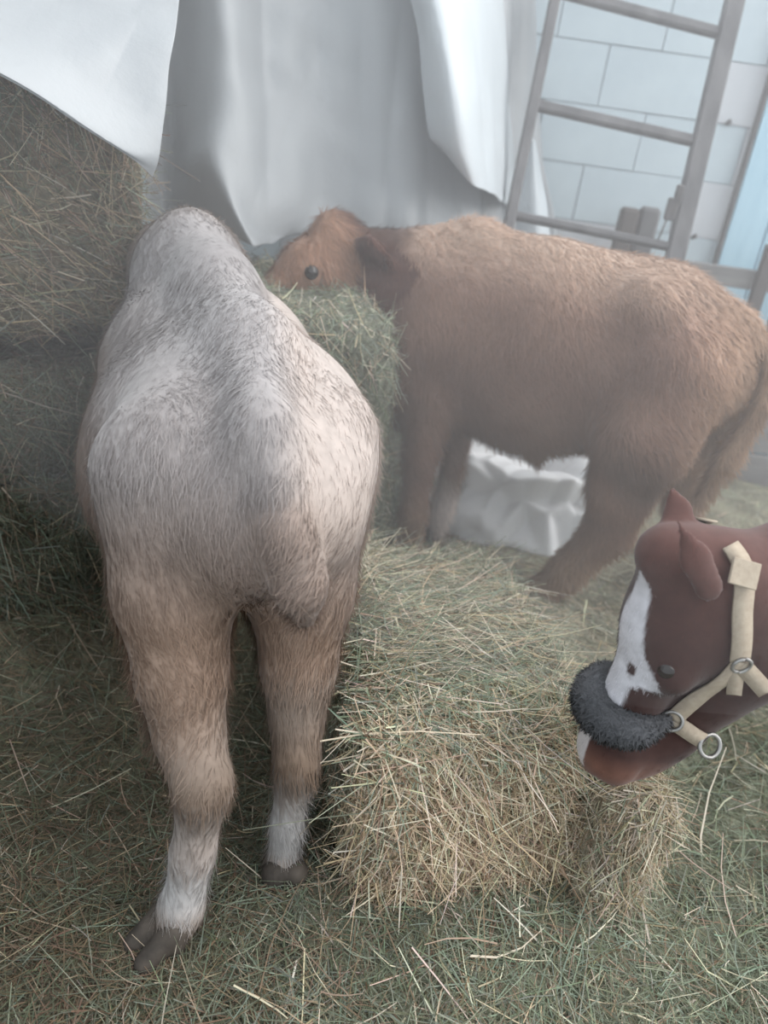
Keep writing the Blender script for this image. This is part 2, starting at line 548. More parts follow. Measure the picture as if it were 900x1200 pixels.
# short broken post standing at the wall
sp = at(736, 300, 3.52); st = at(736, 243, 3.52)
stub = empty('broken_post', (sp[0], 3.52, 0))
tag(stub, 'short dark broken post standing at block wall behind ladder', 'post')
for dx, w, hh in ((-0.036, 0.074, 0.0), (0.042, 0.078, 0.012)):
    mb = MB(); mb.box((dx, 0, (st[2] + hh) / 2), (w / 2, 0.03, (st[2] + hh) / 2), bev=0.012)
    link('stave', mb.mesh('stave'), MAT['old_wood2'] if dx < 0 else MAT['old_wood'], stub)

# ------------------------------------------------------------------ plastic sheet
def catmull(A, n, axis):
    A = np.moveaxis(np.asarray(A, float), axis, 0)
    m = len(A)
    E = np.concatenate([2 * A[:1] - A[1:2], A, 2 * A[-1:] - A[-2:-1]])
    out = []
    for s in np.linspace(0, m - 1, n):
        i = min(int(s), m - 2); t = s - i
        p0, p1, p2, p3 = E[i], E[i + 1], E[i + 2], E[i + 3]
        out.append(0.5 * (2 * p1 + (p2 - p0) * t + (2 * p0 - 5 * p1 + 4 * p2 - p3) * t ** 2 + (3 * p1 - p0 - 3 * p2 + p3) * t ** 3))
    return np.moveaxis(np.array(out), 0, axis)

def sheet(name, rows, nu, nv, mat, wr=0.006, seed=3, parent=None, folds=0.0):
    """rows: grid of (px, py, Y) -> a draped sheet of real thickness"""
    G = np.array([[at(*p) for p in r] for r in rows])
    G = catmull(catmull(G, nv, 0), nu, 1)
    v = G.reshape(-1, 3)
    v = v + wobv(v * V(1, 1, 0.3), 16, seed) * wr + wobv(v, 34, seed + 9) * wr * 0.35
    i = np.arange(nv - 1)[:, None] * nu; j = np.arange(nu - 1)[None]
    q = np.stack([i + j, i + j + 1, i + nu + j + 1, i + nu + j], -1).reshape(-1, 4)
    N = vnormals(v, q)
    if folds:
        rf = 1 - np.abs(wob(v * V(1, .6, .14), 26, seed + 40)) * 2.2
        rf2 = 1 - np.abs(wob(v * V(1, .6, .4), 17, seed + 50)) * 2.2
        v = v + N * (folds * rf * np.clip(.6 + wob(v, 4, seed + 60), 0, 1) + folds * .6 * rf2 * np.clip(.3 + wob(v, 3, seed + 61), 0, 1))[:, None]
        N = vnormals(v, q)
    n = len(v)
    v2 = np.vstack([v, v + N * 0.0016])
    b = np.concatenate([np.arange(nu - 1), (np.arange(nv - 1) * nu + nu - 1), (nv - 1) * nu + np.arange(nu - 1, 0, -1), np.arange(nv - 1, 0, -1) * nu])
    bn = np.roll(b, -1)
    rim = np.stack([b, bn, bn + n, b + n], 1)
    return link(name, mesh_np(name, v2, [q[:, ::-1], q + n, rim]), mat, parent)

tarp = empty('plastic_sheet', (0, 0, 0))
tag(tarp, 'large white plastic sheet draped over the hay stack, hanging in folds before wall', 'sheet')
# main hanging sheet
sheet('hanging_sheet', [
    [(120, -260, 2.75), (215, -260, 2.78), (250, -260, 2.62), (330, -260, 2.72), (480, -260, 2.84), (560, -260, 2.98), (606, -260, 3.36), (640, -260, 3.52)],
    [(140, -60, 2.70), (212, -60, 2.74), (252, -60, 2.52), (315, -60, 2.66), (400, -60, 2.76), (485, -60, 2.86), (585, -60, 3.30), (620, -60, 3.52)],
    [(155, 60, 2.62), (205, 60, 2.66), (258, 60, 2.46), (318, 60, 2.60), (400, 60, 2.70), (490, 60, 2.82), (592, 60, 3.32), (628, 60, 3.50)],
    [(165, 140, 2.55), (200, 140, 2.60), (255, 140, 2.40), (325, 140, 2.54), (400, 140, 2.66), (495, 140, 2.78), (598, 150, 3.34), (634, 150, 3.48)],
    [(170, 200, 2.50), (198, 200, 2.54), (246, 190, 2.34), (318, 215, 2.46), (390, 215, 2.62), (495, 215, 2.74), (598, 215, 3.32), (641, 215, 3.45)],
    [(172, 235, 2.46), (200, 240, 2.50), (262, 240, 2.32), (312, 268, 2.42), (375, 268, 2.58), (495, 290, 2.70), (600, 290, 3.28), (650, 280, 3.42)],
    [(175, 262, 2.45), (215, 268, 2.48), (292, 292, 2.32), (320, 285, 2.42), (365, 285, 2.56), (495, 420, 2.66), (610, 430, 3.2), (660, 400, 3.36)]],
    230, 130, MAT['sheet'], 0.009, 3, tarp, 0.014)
# bright flap that lies over the upper left bales
sheet('top_flap', [
    [(-160, -330, 2.55), (-20, -330, 2.60), (100, -330, 2.62), (190, -330, 2.62), (226, -330, 2.56)],
    [(-150, -120, 2.20), (-10, -120, 2.26), (100, -120, 2.32), (185, -120, 2.34), (220, -120, 2.30)],
    [(-130, -20, 1.80), (-5, 10, 1.86), (100, 10, 1.93), (170, 10, 1.97), (209, 10, 2.0)],
    [(-120, 20, 1.66), (0, 55, 1.71), (95, 95, 1.77), (155, 115, 1.83), (196, 110, 1.88)],
    [(-115, 38, 1.60), (0, 82, 1.65), (88, 132, 1.70), (150, 170, 1.77), (186, 180, 1.83)],
    [(-115, 45, 1.60), (0, 90, 1.65), (86, 140, 1.70), (148, 180, 1.77), (178, 208, 1.84)]],
    130, 100, MAT['sheet'], 0.006, 21, tarp, 0.006)
# loose fold that stands out at the right of the hanging sheet
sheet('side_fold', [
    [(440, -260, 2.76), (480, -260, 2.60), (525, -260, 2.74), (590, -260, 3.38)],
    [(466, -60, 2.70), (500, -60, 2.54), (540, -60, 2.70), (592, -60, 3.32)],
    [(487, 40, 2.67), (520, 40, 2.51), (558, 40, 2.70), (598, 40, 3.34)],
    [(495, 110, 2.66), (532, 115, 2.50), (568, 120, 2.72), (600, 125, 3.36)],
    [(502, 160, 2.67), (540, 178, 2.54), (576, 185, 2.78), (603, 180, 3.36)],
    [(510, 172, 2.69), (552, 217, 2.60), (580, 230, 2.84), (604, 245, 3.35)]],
    80, 80, MAT['sheet_bright'], 0.007, 31, tarp, 0.006)
# pointed corner of the sheet that shows beside the ladder
sheet('corner_flap', [
    [(621, 160, 3.30), (624, 162, 3.28), (627, 165, 3.30)],
    [(612, 200, 3.28), (626, 200, 3.24), (634, 202, 3.28)],
    [(606, 245, 3.24), (628, 245, 3.20), (642, 246, 3.24)],
    [(604, 330, 3.18), (630, 330, 3.14), (648, 330, 3.2)]],
    24, 40, MAT['sheet_bright'], 0.004, 41, tarp)

# ------------------------------------------------------------------ hay
def mixc(a, b, t):
    t = np.clip(t, 0, 1)[:, None]
    return np.asarray(a) * (1 - t) + np.asarray(b) * t

GREEN, OLIVE, STRAW, PALE, BROWN = V(.222, .25, .19), V(.138, .145, .10), V(.42, .335, .235), V(.58, .52, .41), V(.20, .145, .10)

def hay_cols(n, w, jit=0.12):
    """w: (n,5) weights for green, olive, straw, pale, brown"""
    w = w / w.sum(1, keepdims=True)
    k = (rng.random((n, 1)) > np.cumsum(w, 1)).sum(1).clip(0, 4)
    c = np.stack([GREEN, OLIVE, STRAW, PALE, BROWN])[k]
    return np.clip(c * (1 + rng.normal(0, jit, (n, 1))) * (1 + rng.normal(0, 0.05, (n, 3))), 0.01, 0.9)

def strands_on(v, q, N, n, wfun, L, W, dirfun=None, lift=0.12, weight=None, name='hay_strands', parent=None, sink=0.006, tone=1.0):
    fq, w = sample_faces(v, q, n, weight)
    P = interp(v, fq, w); n_ = nrmz(interp(N, fq, w))
    D = rng.normal(size=(n, 3))
    if dirfun is not None: D = D * 0.55 + dirfun(P, n_)
    D = D - (D * n_).sum(1, keepdims=True) * n_
    D = nrmz(D)
    D = nrmz(D + n_ * rng.normal(lift * 0.4, lift, (n, 1)))
    Ls = rng.uniform(L[0], L[1], n) * rng.uniform(0.5, 1.0, n)
    Ws = rng.uniform(W[0], W[1], n)
    bend = rng.normal(0, 0.20, (n, 3)) * Ls[:, None] - n_ * (Ls * rng.uniform(0.02, 0.2, n))[:, None]
    P = P - n_ * sink - D * (Ls * 0.45)[:, None]
    P = P - n_ * 0.0 + n_ * (rng.random(n) ** 2 * 0.02)[:, None]
    nr = nrmz(n_ + rng.normal(0, 0.5, (n, 3)))
    c = hay_cols(n, wfun(P, n_)) * (tone(P) if callable(tone) else tone)
    sv, sf, sc, _ = ribbons(P, D, nr, Ls, Ws, bend, c, 3, 0.5)
    sv[:, 2] = np.maximum(sv[:, 2], 0.002)
    o = link(name, mesh_np(name, sv, sf, sc, smooth=True), MAT['hay'], parent)
    return tag(o, kind='stuff')

def box_f(c, hs, R, r, amp, seed, lean=None):
    c = np.asarray(c); hs = np.asarray(hs)
    def fun(P):
        X = (P - c) @ R
        if lean is not None: X = X + lean(X)
        d = np.abs(X) - (hs - r)
        o = np.linalg.norm(np.maximum(d, 0), axis=1) + np.minimum(d.max(1), 0) - r
        return o + wob(P, 9, seed) * amp + wob(P, 24, seed + 5) * amp * 0.5
    return fun

def hay_thing(name, label, cat, fun, lo, hi, h, n, wfun, corecol, L=(.08, .26), W=(.002, .0045), dirfun=None, lift=0.14, weight=None, group=None, tone=1.0):
    v, q = surface_nets(fun, np.asarray(lo, float), np.asarray(hi, float), h)
    v = relax(v, q, 1)
    keep = v[:, 2] > -0.03
    N = vnormals(v, q)
    w_ = wfun(v, N); w_ = w_ / w_.sum(1, keepdims=True)
    c = (w_ @ np.stack([GREEN, OLIVE, STRAW, PALE, BROWN])) * (0.66 * tone * (1 + 0.30 * wob(v, 40, 5)))[:, None]
    o = tag(link(name, mesh_np(name, v, q, np.clip(c, .01, 1)), MAT['hay_core']), label, cat, group)
    cen = v[q].mean(1); fn = N[q].mean(1)
    wt = (cen[:, 2] > 0.0) * np.clip(0.35 + (-fn[:, 1] * 0.6 + fn[:, 2] * 0.6) + 0.3 * fn[:, 0] * np.sign(0.1), 0.05, 2)
    if weight is not None: wt = wt * weight(cen)
    strands_on(v, q, N, n, wfun, L, W, dirfun, lift, wt, 'hay_strands', o, tone=tone)
    return o

def rotz(a):
    return np.array([[math.cos(a), -math.sin(a), 0], [math.sin(a), math.cos(a), 0], [0, 0, 1.0]])

def wconst(*w):
    return lambda P, n: np.tile(np.array(w, float), (len(P), 1))

# loose hay over the whole floor: a low heap with strands lying on it
def hay_h(x, y):
    P = np.stack([x, y, np.zeros_like(x)], -1).reshape(-1, 3)
    z = 0.016 + 0.012 * wob(P, 7, 50).reshape(x.shape) + 0.008 * wob(P, 22, 51).reshape(x.shape)
    z = z + 0.13 * np.exp(-(((x - 0.28) / 0.36) ** 2 + ((y - 2.02) / 0.32) ** 2))
    z = z + 0.05 * np.exp(-(((x - 0.28) / 0.42) ** 2 + ((y - 1.12) / 0.20) ** 2))
    z = z + 0.10 * np.exp(-(np.maximum(x + 0.80, 0) / 0.10) ** 2) * np.exp(-(np.minimum(y - 1.55, 0) / 0.12) ** 2)
    return np.maximum(z, 0.003)
gx, gy = np.meshgrid(np.linspace(-2.3, 2.5, 240), np.linspace(0.05, 3.42, 180))
gz = hay_h(gx, gy)
gv = np.stack([gx, gy, gz], -1).reshape(-1, 3)
ii = np.arange(179)[:, None] * 240; jj = np.arange(239)[None]
gq = np.stack([ii + jj, ii + jj + 1, ii + 241 + jj, ii + 240 + jj], -1).reshape(-1, 4)
gN = vnormals(gv, gq)
def floor_tone(P):
    return wob(P * V(1, 1, 0), 3.2, 60)
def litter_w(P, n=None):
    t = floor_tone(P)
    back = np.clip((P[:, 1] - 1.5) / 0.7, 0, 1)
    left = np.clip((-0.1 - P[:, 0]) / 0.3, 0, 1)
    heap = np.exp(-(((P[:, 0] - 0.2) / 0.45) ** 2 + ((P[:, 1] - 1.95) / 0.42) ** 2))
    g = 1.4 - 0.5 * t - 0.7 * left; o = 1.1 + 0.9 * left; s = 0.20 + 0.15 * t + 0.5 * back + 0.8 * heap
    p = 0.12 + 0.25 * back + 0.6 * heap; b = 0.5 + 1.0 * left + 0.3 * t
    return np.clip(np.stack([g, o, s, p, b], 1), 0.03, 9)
base = np.array([GREEN, OLIVE, STRAW, PALE, BROWN])
lw = litter_w(gv); lw /= lw.sum(1, keepdims=True)
gc = (lw @ base) * (0.60 + 0.16 * wob(gv, 30, 61))[:, None]
def lit_tone(P):  # hay colour darkened to the left, in place of shade
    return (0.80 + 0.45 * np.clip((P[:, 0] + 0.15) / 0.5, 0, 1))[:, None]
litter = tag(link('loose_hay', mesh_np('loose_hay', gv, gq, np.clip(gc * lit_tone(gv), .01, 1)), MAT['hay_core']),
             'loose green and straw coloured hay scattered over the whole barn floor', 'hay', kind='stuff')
gcen = gv[gq].mean(1)
wt = 1.0 / (0.3 + ((gcen[:, 1] - 0.6) ** 2)) * ((gcen[:, 0] > -1.5) & (gcen[:, 1] > 0.5) & (np.abs(gcen[:, 0]) < 0.45 + gcen[:, 1] * 0.62))
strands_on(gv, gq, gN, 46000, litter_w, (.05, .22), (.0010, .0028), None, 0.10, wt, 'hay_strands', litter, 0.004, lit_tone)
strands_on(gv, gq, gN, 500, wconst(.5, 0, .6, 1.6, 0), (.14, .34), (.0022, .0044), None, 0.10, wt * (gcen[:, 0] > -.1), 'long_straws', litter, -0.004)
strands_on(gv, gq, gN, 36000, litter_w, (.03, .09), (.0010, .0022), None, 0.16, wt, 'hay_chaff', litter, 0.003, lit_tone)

# the broken bale in front
ub, vb = V(.952, .305, 0), V(-.305, .952, 0)
Rb = np.stack([ub, vb, V(0, 0, 1)], 1)
bc = V(.175, 1.44, .185)
def bale_w(P, n):
    X = (P - bc) @ Rb
    front = np.clip((-X[:, 1] - 0.20) / 0.12, 0, 1) * np.clip(1.5 - n[:, 2] * 1.5, 0, 1)
    leftf = np.clip(-n @ ub, 0, 1)  # left face gets a darker hay mix, standing in for its shade
    g = 1.5 * (1 - front) + 0.12; o = 0.22 + 0.5 * leftf; s = 0.55 + 2.2 * front; p = 0.85 + 0.2 * front; b = 0.12 + 0.7 * front + 0.6 * leftf
    return np.stack([g, o, s, p, b], 1)
def bale_d(P, n):
    X = (P - bc) @ Rb
    fan = V(0, 0, -1.0)[None] + ub[None] * (X[:, :1] * 1.5 - 0.25 + 0.5 * wob(P, 6, 70)[:, None])
    across = ub[None] * 0.8 + vb[None] * (0.8 * wob(P, 5, 71))[:, None]
    t = np.clip(n[:, 2:3] * 1.4, 0, 1)
    return fan * (1 - t) + across * t
hay_thing('hay_bale', 'broken open hay bale on the floor before the camera, straw front and green top', 'bale',
          box_f(bc, (.255, .39, .20), Rb, .07, .016, 80,
                lambda X: np.stack([0 * X[:, 0], -0.18 * (X[:, 2] + .2), 0.16 * np.maximum(X[:, 0], -.1) + 0.1 * np.maximum(X[:, 1], 0)], 1)),
          (-.35, .85, -.04), (.75, 2.05, .5), .02, 27000, bale_w, (.20, .18, .12), (.07, .27), (.0010, .0030), bale_d, 0.14, tone=1.22)
# pale flake that has come off its right end
fk = V(.505, 1.185, .12)
Rf = rotz(math.radians(12)) @ np.array([[math.cos(.18), 0, math.sin(.18)], [0, 1, 0], [-math.sin(.18), 0, math.cos(.18)]])
hay_thing('hay_flake', 'narrow pale flake of hay fallen away from right end of the broken bale', 'hay',
          box_f(fk, (.055, .13, .175), Rf, .04, .010, 90), (.3, .95, -.04), (.75, 1.45, .4), .016, 5000,
          wconst(.25, .15, 1.2, 1.3, .1), (.26, .20, .12), (.05, .15), (.0010, .0026), lambda P, n: np.tile(V(.15, 0, -1), (len(P), 1)), 0.12)

# the stack behind: bales set one by one
def shaded_w(P, n):  # green hay with a darker mix that stands in for shade
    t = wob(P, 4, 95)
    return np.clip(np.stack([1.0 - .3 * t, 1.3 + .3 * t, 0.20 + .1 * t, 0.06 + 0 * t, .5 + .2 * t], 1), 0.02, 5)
def top_w(P, n):
    return np.tile(V(.35, .6, .75, .2, .7), (len(P), 1))
def green_w(P, n):
    return np.tile(V(1.8, .7, .3, .25, .08), (len(P), 1))
stk = math.radians(38)
Rs = rotz(stk)
us, vs = Rs[:, 0], Rs[:, 1]
p0 = V(-.74, 1.80, 0)        # a point on the stack's front face, ground level
def stack_bale(name, label, u0, u1, zlo, zhi, back, setb, n, wf, core, seed, amp=.02, tone=.62):  # tone darkens the hay colours to paint in the stack's shade
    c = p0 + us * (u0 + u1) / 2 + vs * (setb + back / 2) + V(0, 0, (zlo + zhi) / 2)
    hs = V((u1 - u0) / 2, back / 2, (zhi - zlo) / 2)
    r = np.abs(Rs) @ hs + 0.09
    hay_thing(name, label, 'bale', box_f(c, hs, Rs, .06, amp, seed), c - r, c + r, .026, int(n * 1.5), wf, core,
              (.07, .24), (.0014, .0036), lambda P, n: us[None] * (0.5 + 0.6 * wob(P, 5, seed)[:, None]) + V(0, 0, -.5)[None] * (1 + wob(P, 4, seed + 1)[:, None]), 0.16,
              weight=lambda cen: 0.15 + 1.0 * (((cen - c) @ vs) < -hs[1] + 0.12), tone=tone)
stack_bale('hay_bale', 'green hay bale at the bottom left of the stack, shade put into its colour', -1.0, .16, 0, .42, .8, -.05, 9000, shaded_w, (.03, .032, .02), 100, .03)
stack_bale('hay_bale', 'green hay bale in the middle of the left stack, shade put into its colour', -1.0, .20, .39, .67, .8, 0.05, 8500, shaded_w, (.03, .032, .02), 110, .03)
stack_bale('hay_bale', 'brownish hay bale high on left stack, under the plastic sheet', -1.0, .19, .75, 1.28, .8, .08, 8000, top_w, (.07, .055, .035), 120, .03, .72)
# green bale between the two calves
mc = V(-.265, 2.40, .405)
def mid_d(P, n): return np.tile(V(.2, 0, -.7), (len(P), 1)) + wobv(P, 6, 130) * 0.6
hay_thing('hay_bale', 'standing block of green hay between cream calf and brown calf', 'bale',
          box_f(mc, (.25, .32, .47), rotz(math.radians(10)), .09, .02, 131, lambda X: np.stack([0.18 * (X[:, 2] + 0.1), 0.25 * (-0.1 - X[:, 2]) * -1, 0 * X[:, 0]], 1)),
          (-.75, 1.7, -.04), (.35, 3.0, 1.1), .024, 14000, green_w, (.10, .11, .07), (.05, .16), (.0014, .003), mid_d, 0.2)

# ------------------------------------------------------------------ crumpled sack behind brown calf
sc_ = at(608, 566, 2.74); sc_[2] = 0.0
th, ph = np.meshgrid(np.linspace(0, 2 * np.pi, 144, endpoint=False), np.linspace(0.0, np.pi / 2 * 1.12, 68), indexing='ij')
D = np.stack([np.cos(th) * np.sin(ph), np.sin(th) * np.sin(ph), np.cos(ph)], -1).reshape(-1, 3)
rk = np.random.default_rng(5)
def cells(k):  # creased pillows with sharp valleys between them
    Q = np.sort(D @ nrmz(rk.normal(size=(k, 3)) + V(0, 0, .4)).T, 1)
    return Q[:, -1] - Q[:, -2]
rid = 0.4 - np.minimum(4 * cells(16), 1.1); rid2 = 0.5 - 7 * cells(50)
rr = 1 + 0.48 * rid + 0.20 * rid2 + 0.15 * wob(D, 3, 142)
bv = D * rr[:, None] * V(.27, .22, .36) + sc_
bv[:, 2] = np.maximum(bv[:, 2], 0.012)
i = np.arange(144)[:, None]; j = np.arange(67)[None]
bq = np.stack([i * 68 + j, i * 68 + j + 1, ((i + 1) % 144) * 68 + j + 1, ((i + 1) % 144) * 68 + j], -1).reshape(-1, 4)
tag(link('plastic_sack', mesh_np('plastic_sack', bv, bq, smooth=False), MAT['sack']),
    'crumpled white plastic sack on the floor behind brown calf legs', 'sack')

# ------------------------------------------------------------------ animals
def make_body(sdf, h, colfn, parent, smooth=3):
    lo, hi = sdf.bounds()
    v, q = surface_nets(sdf, lo, hi, h)
    v = relax(v, q, smooth, 0.5)
    N = vnormals(v, q)
    c = np.clip(colfn(v, N), 0.005, 0.95)
    o = link('body', mesh_np('body', v, q, c), MAT['coat'], parent)
    return o, v, q, N, c

def fur(v, q, N, c, n, L, W, flow, parent, weight=None, lift=0.45, name='fur', seed=200):
    fq, w = sample_faces(v, q, n, weight)
    P = interp(v, fq, w); nn = nrmz(interp(N, fq, w)); cc = interp(c, fq, w)
    D = flow(P, nn) + wobv(P, 16, seed) * 0.45 + rng.normal(0, 0.22, (n, 3))
    D = nrmz(D - (D * nn).sum(1, keepdims=True) * nn)
    D = nrmz(D + nn * (lift + 0.25 * wob(P, 20, seed + 7)[:, None]).clip(0.12, 1.2))
    Ls = rng.uniform(L[0], L[1], n); Ws = rng.uniform(W[0], W[1], n)
    cc = np.clip(1.22 * cc * (1 + rng.normal(0, 0.06, (n, 1)) + 0.07 * wob(P, 45, seed + 3)[:, None]), .005, .95)
    bend = (V(0, 0, -0.25)[None] + rng.normal(0, .12, (n, 3))) * Ls[:, None]
    sv, sf, sc, sn = ribbons(P - nn * 0.002, D, nn, Ls, Ws, bend, cc, 2, 0.15, nn, np.clip(cc * 1.12, 0, .95))
    return tag(link(name, mesh_np(name, sv, sf, sc, sn), MAT['fur'], parent), kind='stuff')

def hoof(parent, p, fwd, s=1.0):
    """cloven hoof: two claws side by side"""
    fwd = nrmz(np.array([fwd[0], fwd[1], 0.0])); side = np.cross(V(0, 0, 1), fwd)
    S = Sdf()
    g = V(p[0], p[1], 0)
    for k in (-1, 1):
        a = g + side * k * .017 * s + V(0, 0, .055 * s) - fwd * .012 * s
        b = g + side * k * .019 * s + V(0, 0, .018 * s) + fwd * .035 * s
        S.cap(a, b, .020 * s, .017 * s, 0.006)
        S.cap(a, a - V(0, 0, .035 * s), .02 * s, .02 * s, 0.006)
    lo, hi = S.bounds(.012)
    v, q = surface_nets(S, lo, hi, .006)
    v = relax(v, q, 1); v[:, 2] = np.maximum(v[:, 2], 0.001)
    return link('hoof', mesh_np('hoof', v, q), MAT['hoof'], parent)

class Frame:
    def __init__(self, o, f, d, s=1.0):
        self.o = np.asarray(o, float); self.f = nrmz(f)
        d = np.asarray(d, float); self.d = nrmz(d - (d @ self.f) * self.f)
        self.l = np.cross(self.d, self.f); self.s = s
    def __call__(self, x, y, z): return self.o + self.s * (x * self.f + y * self.l + z * self.d)
    def inv(self, P):
        X = (P - self.o) / self.s
        return np.stack([X @ self.f, X @ self.l, X @ self.d], -1)

def calf_head(S, F):
    s = F.s
    S.cap(F(0, 0, -.03), F(.13, 0, -.035), .088 * s, .088 * s, .04 * s)
    S.cap(F(.12, 0, -.025), F(.31, 0, -.055), .075 * s, .056 * s, .04 * s)
    S.ball(F(.345, 0, -.065), .058 * s, .03 * s, (F.l, 1.12))
    S.cap(F(.06, 0, -.11), F(.31, 0, -.105), .062 * s, .034 * s, .04 * s)
    S.ball(F(.0, 0, .03), .066 * s, .04 * s)
    for k in (-1, 1):
        S.ball(F(.08, .045 * k, -.085), .058 * s, .03 * s)
        S.ball(F(.15, .078 * k, -.012), .028 * s, .02 * s)
        S.cap(F(.385, .03 * k, -.05), F(.40, .036 * k, -.052), .011 * s, .011 * s, .008 * s, None, True)
        b, m, t = F(-.005, .085 * k, -.01), F(-.03, .15 * k, -.02), F(-.05, .215 * k, -.055)
        S.cap(b, m, .026 * s, .048 * s, .015 * s, (F.f, .38)); S.cap(m, t, .048 * s, .014 * s, .01 * s, (F.f, .38))

def add_eye(parent, p, r):
    v, q = surface_nets(Sdf().ball(p, r), np.asarray(p) - r * 1.5, np.asarray(p) + r * 1.5, r / 5)
    return link('eye', mesh_np('eye', relax(v, q, 2), q), MAT['eye'], parent)

# ---- cream calf, seen from behind
h_ = nrmz(V(-.21, .978, 0)); l_ = V(-h_[1], h_[0], 0)
OC = V(-.19, 1.10, 0)
def W(a, b, z): return OC + h_ * a + l_ * b + V(0, 0, z)
S = Sdf()
S.cap(W(.08, 0, .735), W(.32, .02, .735), .155, .215, .06, (l_, 1.12))
S.cap(W(.32, .03, .70), W(.62, .09, .75), .235, .235, .08, (l_, 1.0))
S.ball(W(.42, .10, .63), .235, .08)
S.chain([W(.02, 0, .905), W(.30, .02, .945), W(.55, .085, .985), W(.78, .15, 1.03)], [.03, .035, .045, .05], .10)
S.cap(W(.74, .13, .80), W(.78, .15, .93), .185, .10, .08)
S.chain([W(.78, .15, .94), W(.95, .20, .92), W(1.08, .25, .86)], [.12, .095, .085], .06)
for k in (-1, 1):
    S.ball(W(.20, .135 * k, .83), .055, .09)
    S.cap(W(.74, .15 + .10 * k, .62), W(.72, .15 + .10 * k, .34), .095, .05, .05)
    S.chain([W(.72, .15 + .10 * k, .34), W(.74, .15 + .10 * k, .18), W(.74, .15 + .10 * k, .05)], [.048, .032, .036], .02)
LH = [at(215, 560, 1.20), at(205, 690, 1.12), at(213, 790, 1.06), at(222, 860, 1.02), at(238, 922, .965), at(226, 1000, .945), at(212, 1065, .925), at(200, 1096, .91)]
RH = [at(345, 560, 1.26), at(352, 690, 1.20), at(350, 780, 1.15), at(348, 840, 1.12), at(348, 895, 1.075), at(336, 965, 1.07), at(331, 1015, 1.06), at(330, 1035, 1.055)]
S.chain(LH, [.150, .098, .073, .055, .046, .034, .037, .031], .03)
S.chain(RH, [.140, .092, .064, .046, .039, .028, .031, .027], .03)
TL = [at(314, 500, 1.135), at(325, 565, 1.075), at(339, 630, 1.03), at(351, 685, 1.025), at(357, 724, 1.035)]
S.chain(TL, [.034, .034, .036, .040, .022], .03)
FC = Frame(W(1.10, .26, .90), h_ * .75 + l_ * .25 + V(0, 0, -.62), h_ * .6 + V(0, 0, .8), 1.0)
calf_head(S, FC)

def cream_col(P, N):
    n1 = wob(P, 7, 301); n2 = wob(P, 19, 302)
    X = P - OC; b = X @ l_; a = X @ h_; z = P[:, 2]
    c = mixc((.58, .54, .54), (.40, .37, .37), 0.5 + 0.5 * n1 + 0.25 * n2)
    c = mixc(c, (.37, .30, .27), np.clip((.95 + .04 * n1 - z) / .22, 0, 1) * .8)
    c = mixc(c, (.68, .58, .53), np.clip((-b - .015 + .06 * np.clip(a, 0, 1)) / .06, 0, 1) * np.clip((z - .55) / .2, 0, 1) * .9)  # right flank paler: light from the right put into the coat colour
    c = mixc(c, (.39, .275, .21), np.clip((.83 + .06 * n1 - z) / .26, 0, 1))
    c = mixc(c, (.30, .21, .165), np.clip((.84 + .05 * n1 - z) / .16, 0, 1) * np.clip((a - .10) / .15, 0, 1) * np.clip((b - .05) / .12, 0, 1))
    low = np.clip((.50 - z) / .1, 0, 1)
    c = mixc(c, (.47, .40, .35), low * np.clip(.45 + n2 * .6, 0, 1))
    c = mixc(c, (.24, .17, .125), np.exp(-((z - .31 - .02 * n2) / .07) ** 2) * np.clip(.75 + n2 * .9 + n1 * .4, 0, .95))
    c = mixc(c, (.64, .61, .60), np.clip((.29 + .05 * n2 + .03 * n1 - z) / .12, 0, 1) * np.clip((z - .06) / .06, 0, 1))
    c = mixc(c, (.26, .20, .16), np.clip((.09 + .015 * n1 - z) / .05, 0, 1))
    # neck and poll tan, tail end dirty
    c = mixc(c, (.36, .28, .23), np.clip((a - .72) / .16, 0, 1))
    t = np.min(np.stack([np.linalg.norm(P - p, axis=1) for p in TL[2:]]), 0)
    c = mixc(c, (.36, .27, .225), np.clip((.075 - t) / .03, 0, 1) * .7)
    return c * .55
cream = tag(empty('calf', (OC[0], OC[1], 0)), 'cream and grey calf seen from behind, head in the hay stack', 'calf')
bpy.context.view_layer.update()
def child_fix(o, root):
    o.matrix_parent_inverse = Matrix.Translation(-Vector(root.location))
    return o
def finish(root, items):
    for o in items: child_fix(o, root)
ob, v, q, N, c = make_body(S, .013, cream_col, cream)
def cream_flow(P, n):
    return -h_[None] * 0.7 + V(0, 0, -.65)[None] + 0 * P
items = [ob, fur(v, q, N, c, 95000, (.014, .036), (.0013, .0026), cream_flow, cream, lift=.32, seed=210)]
for p, fw in ((at(190, 1113, .90), -l_ * -.35 + h_ * -.2), (at(331, 1044, 1.05), h_), (W(.755, .05, 0), h_), (W(.755, .25, 0), h_)):
    items.append(hoof(cream, p, fw if fw is not None else h_, 1.15))
for k in (-1, 1): items.append(add_eye(cream, FC(.15, .088 * k, -.012), .019))
finish(cream, items)

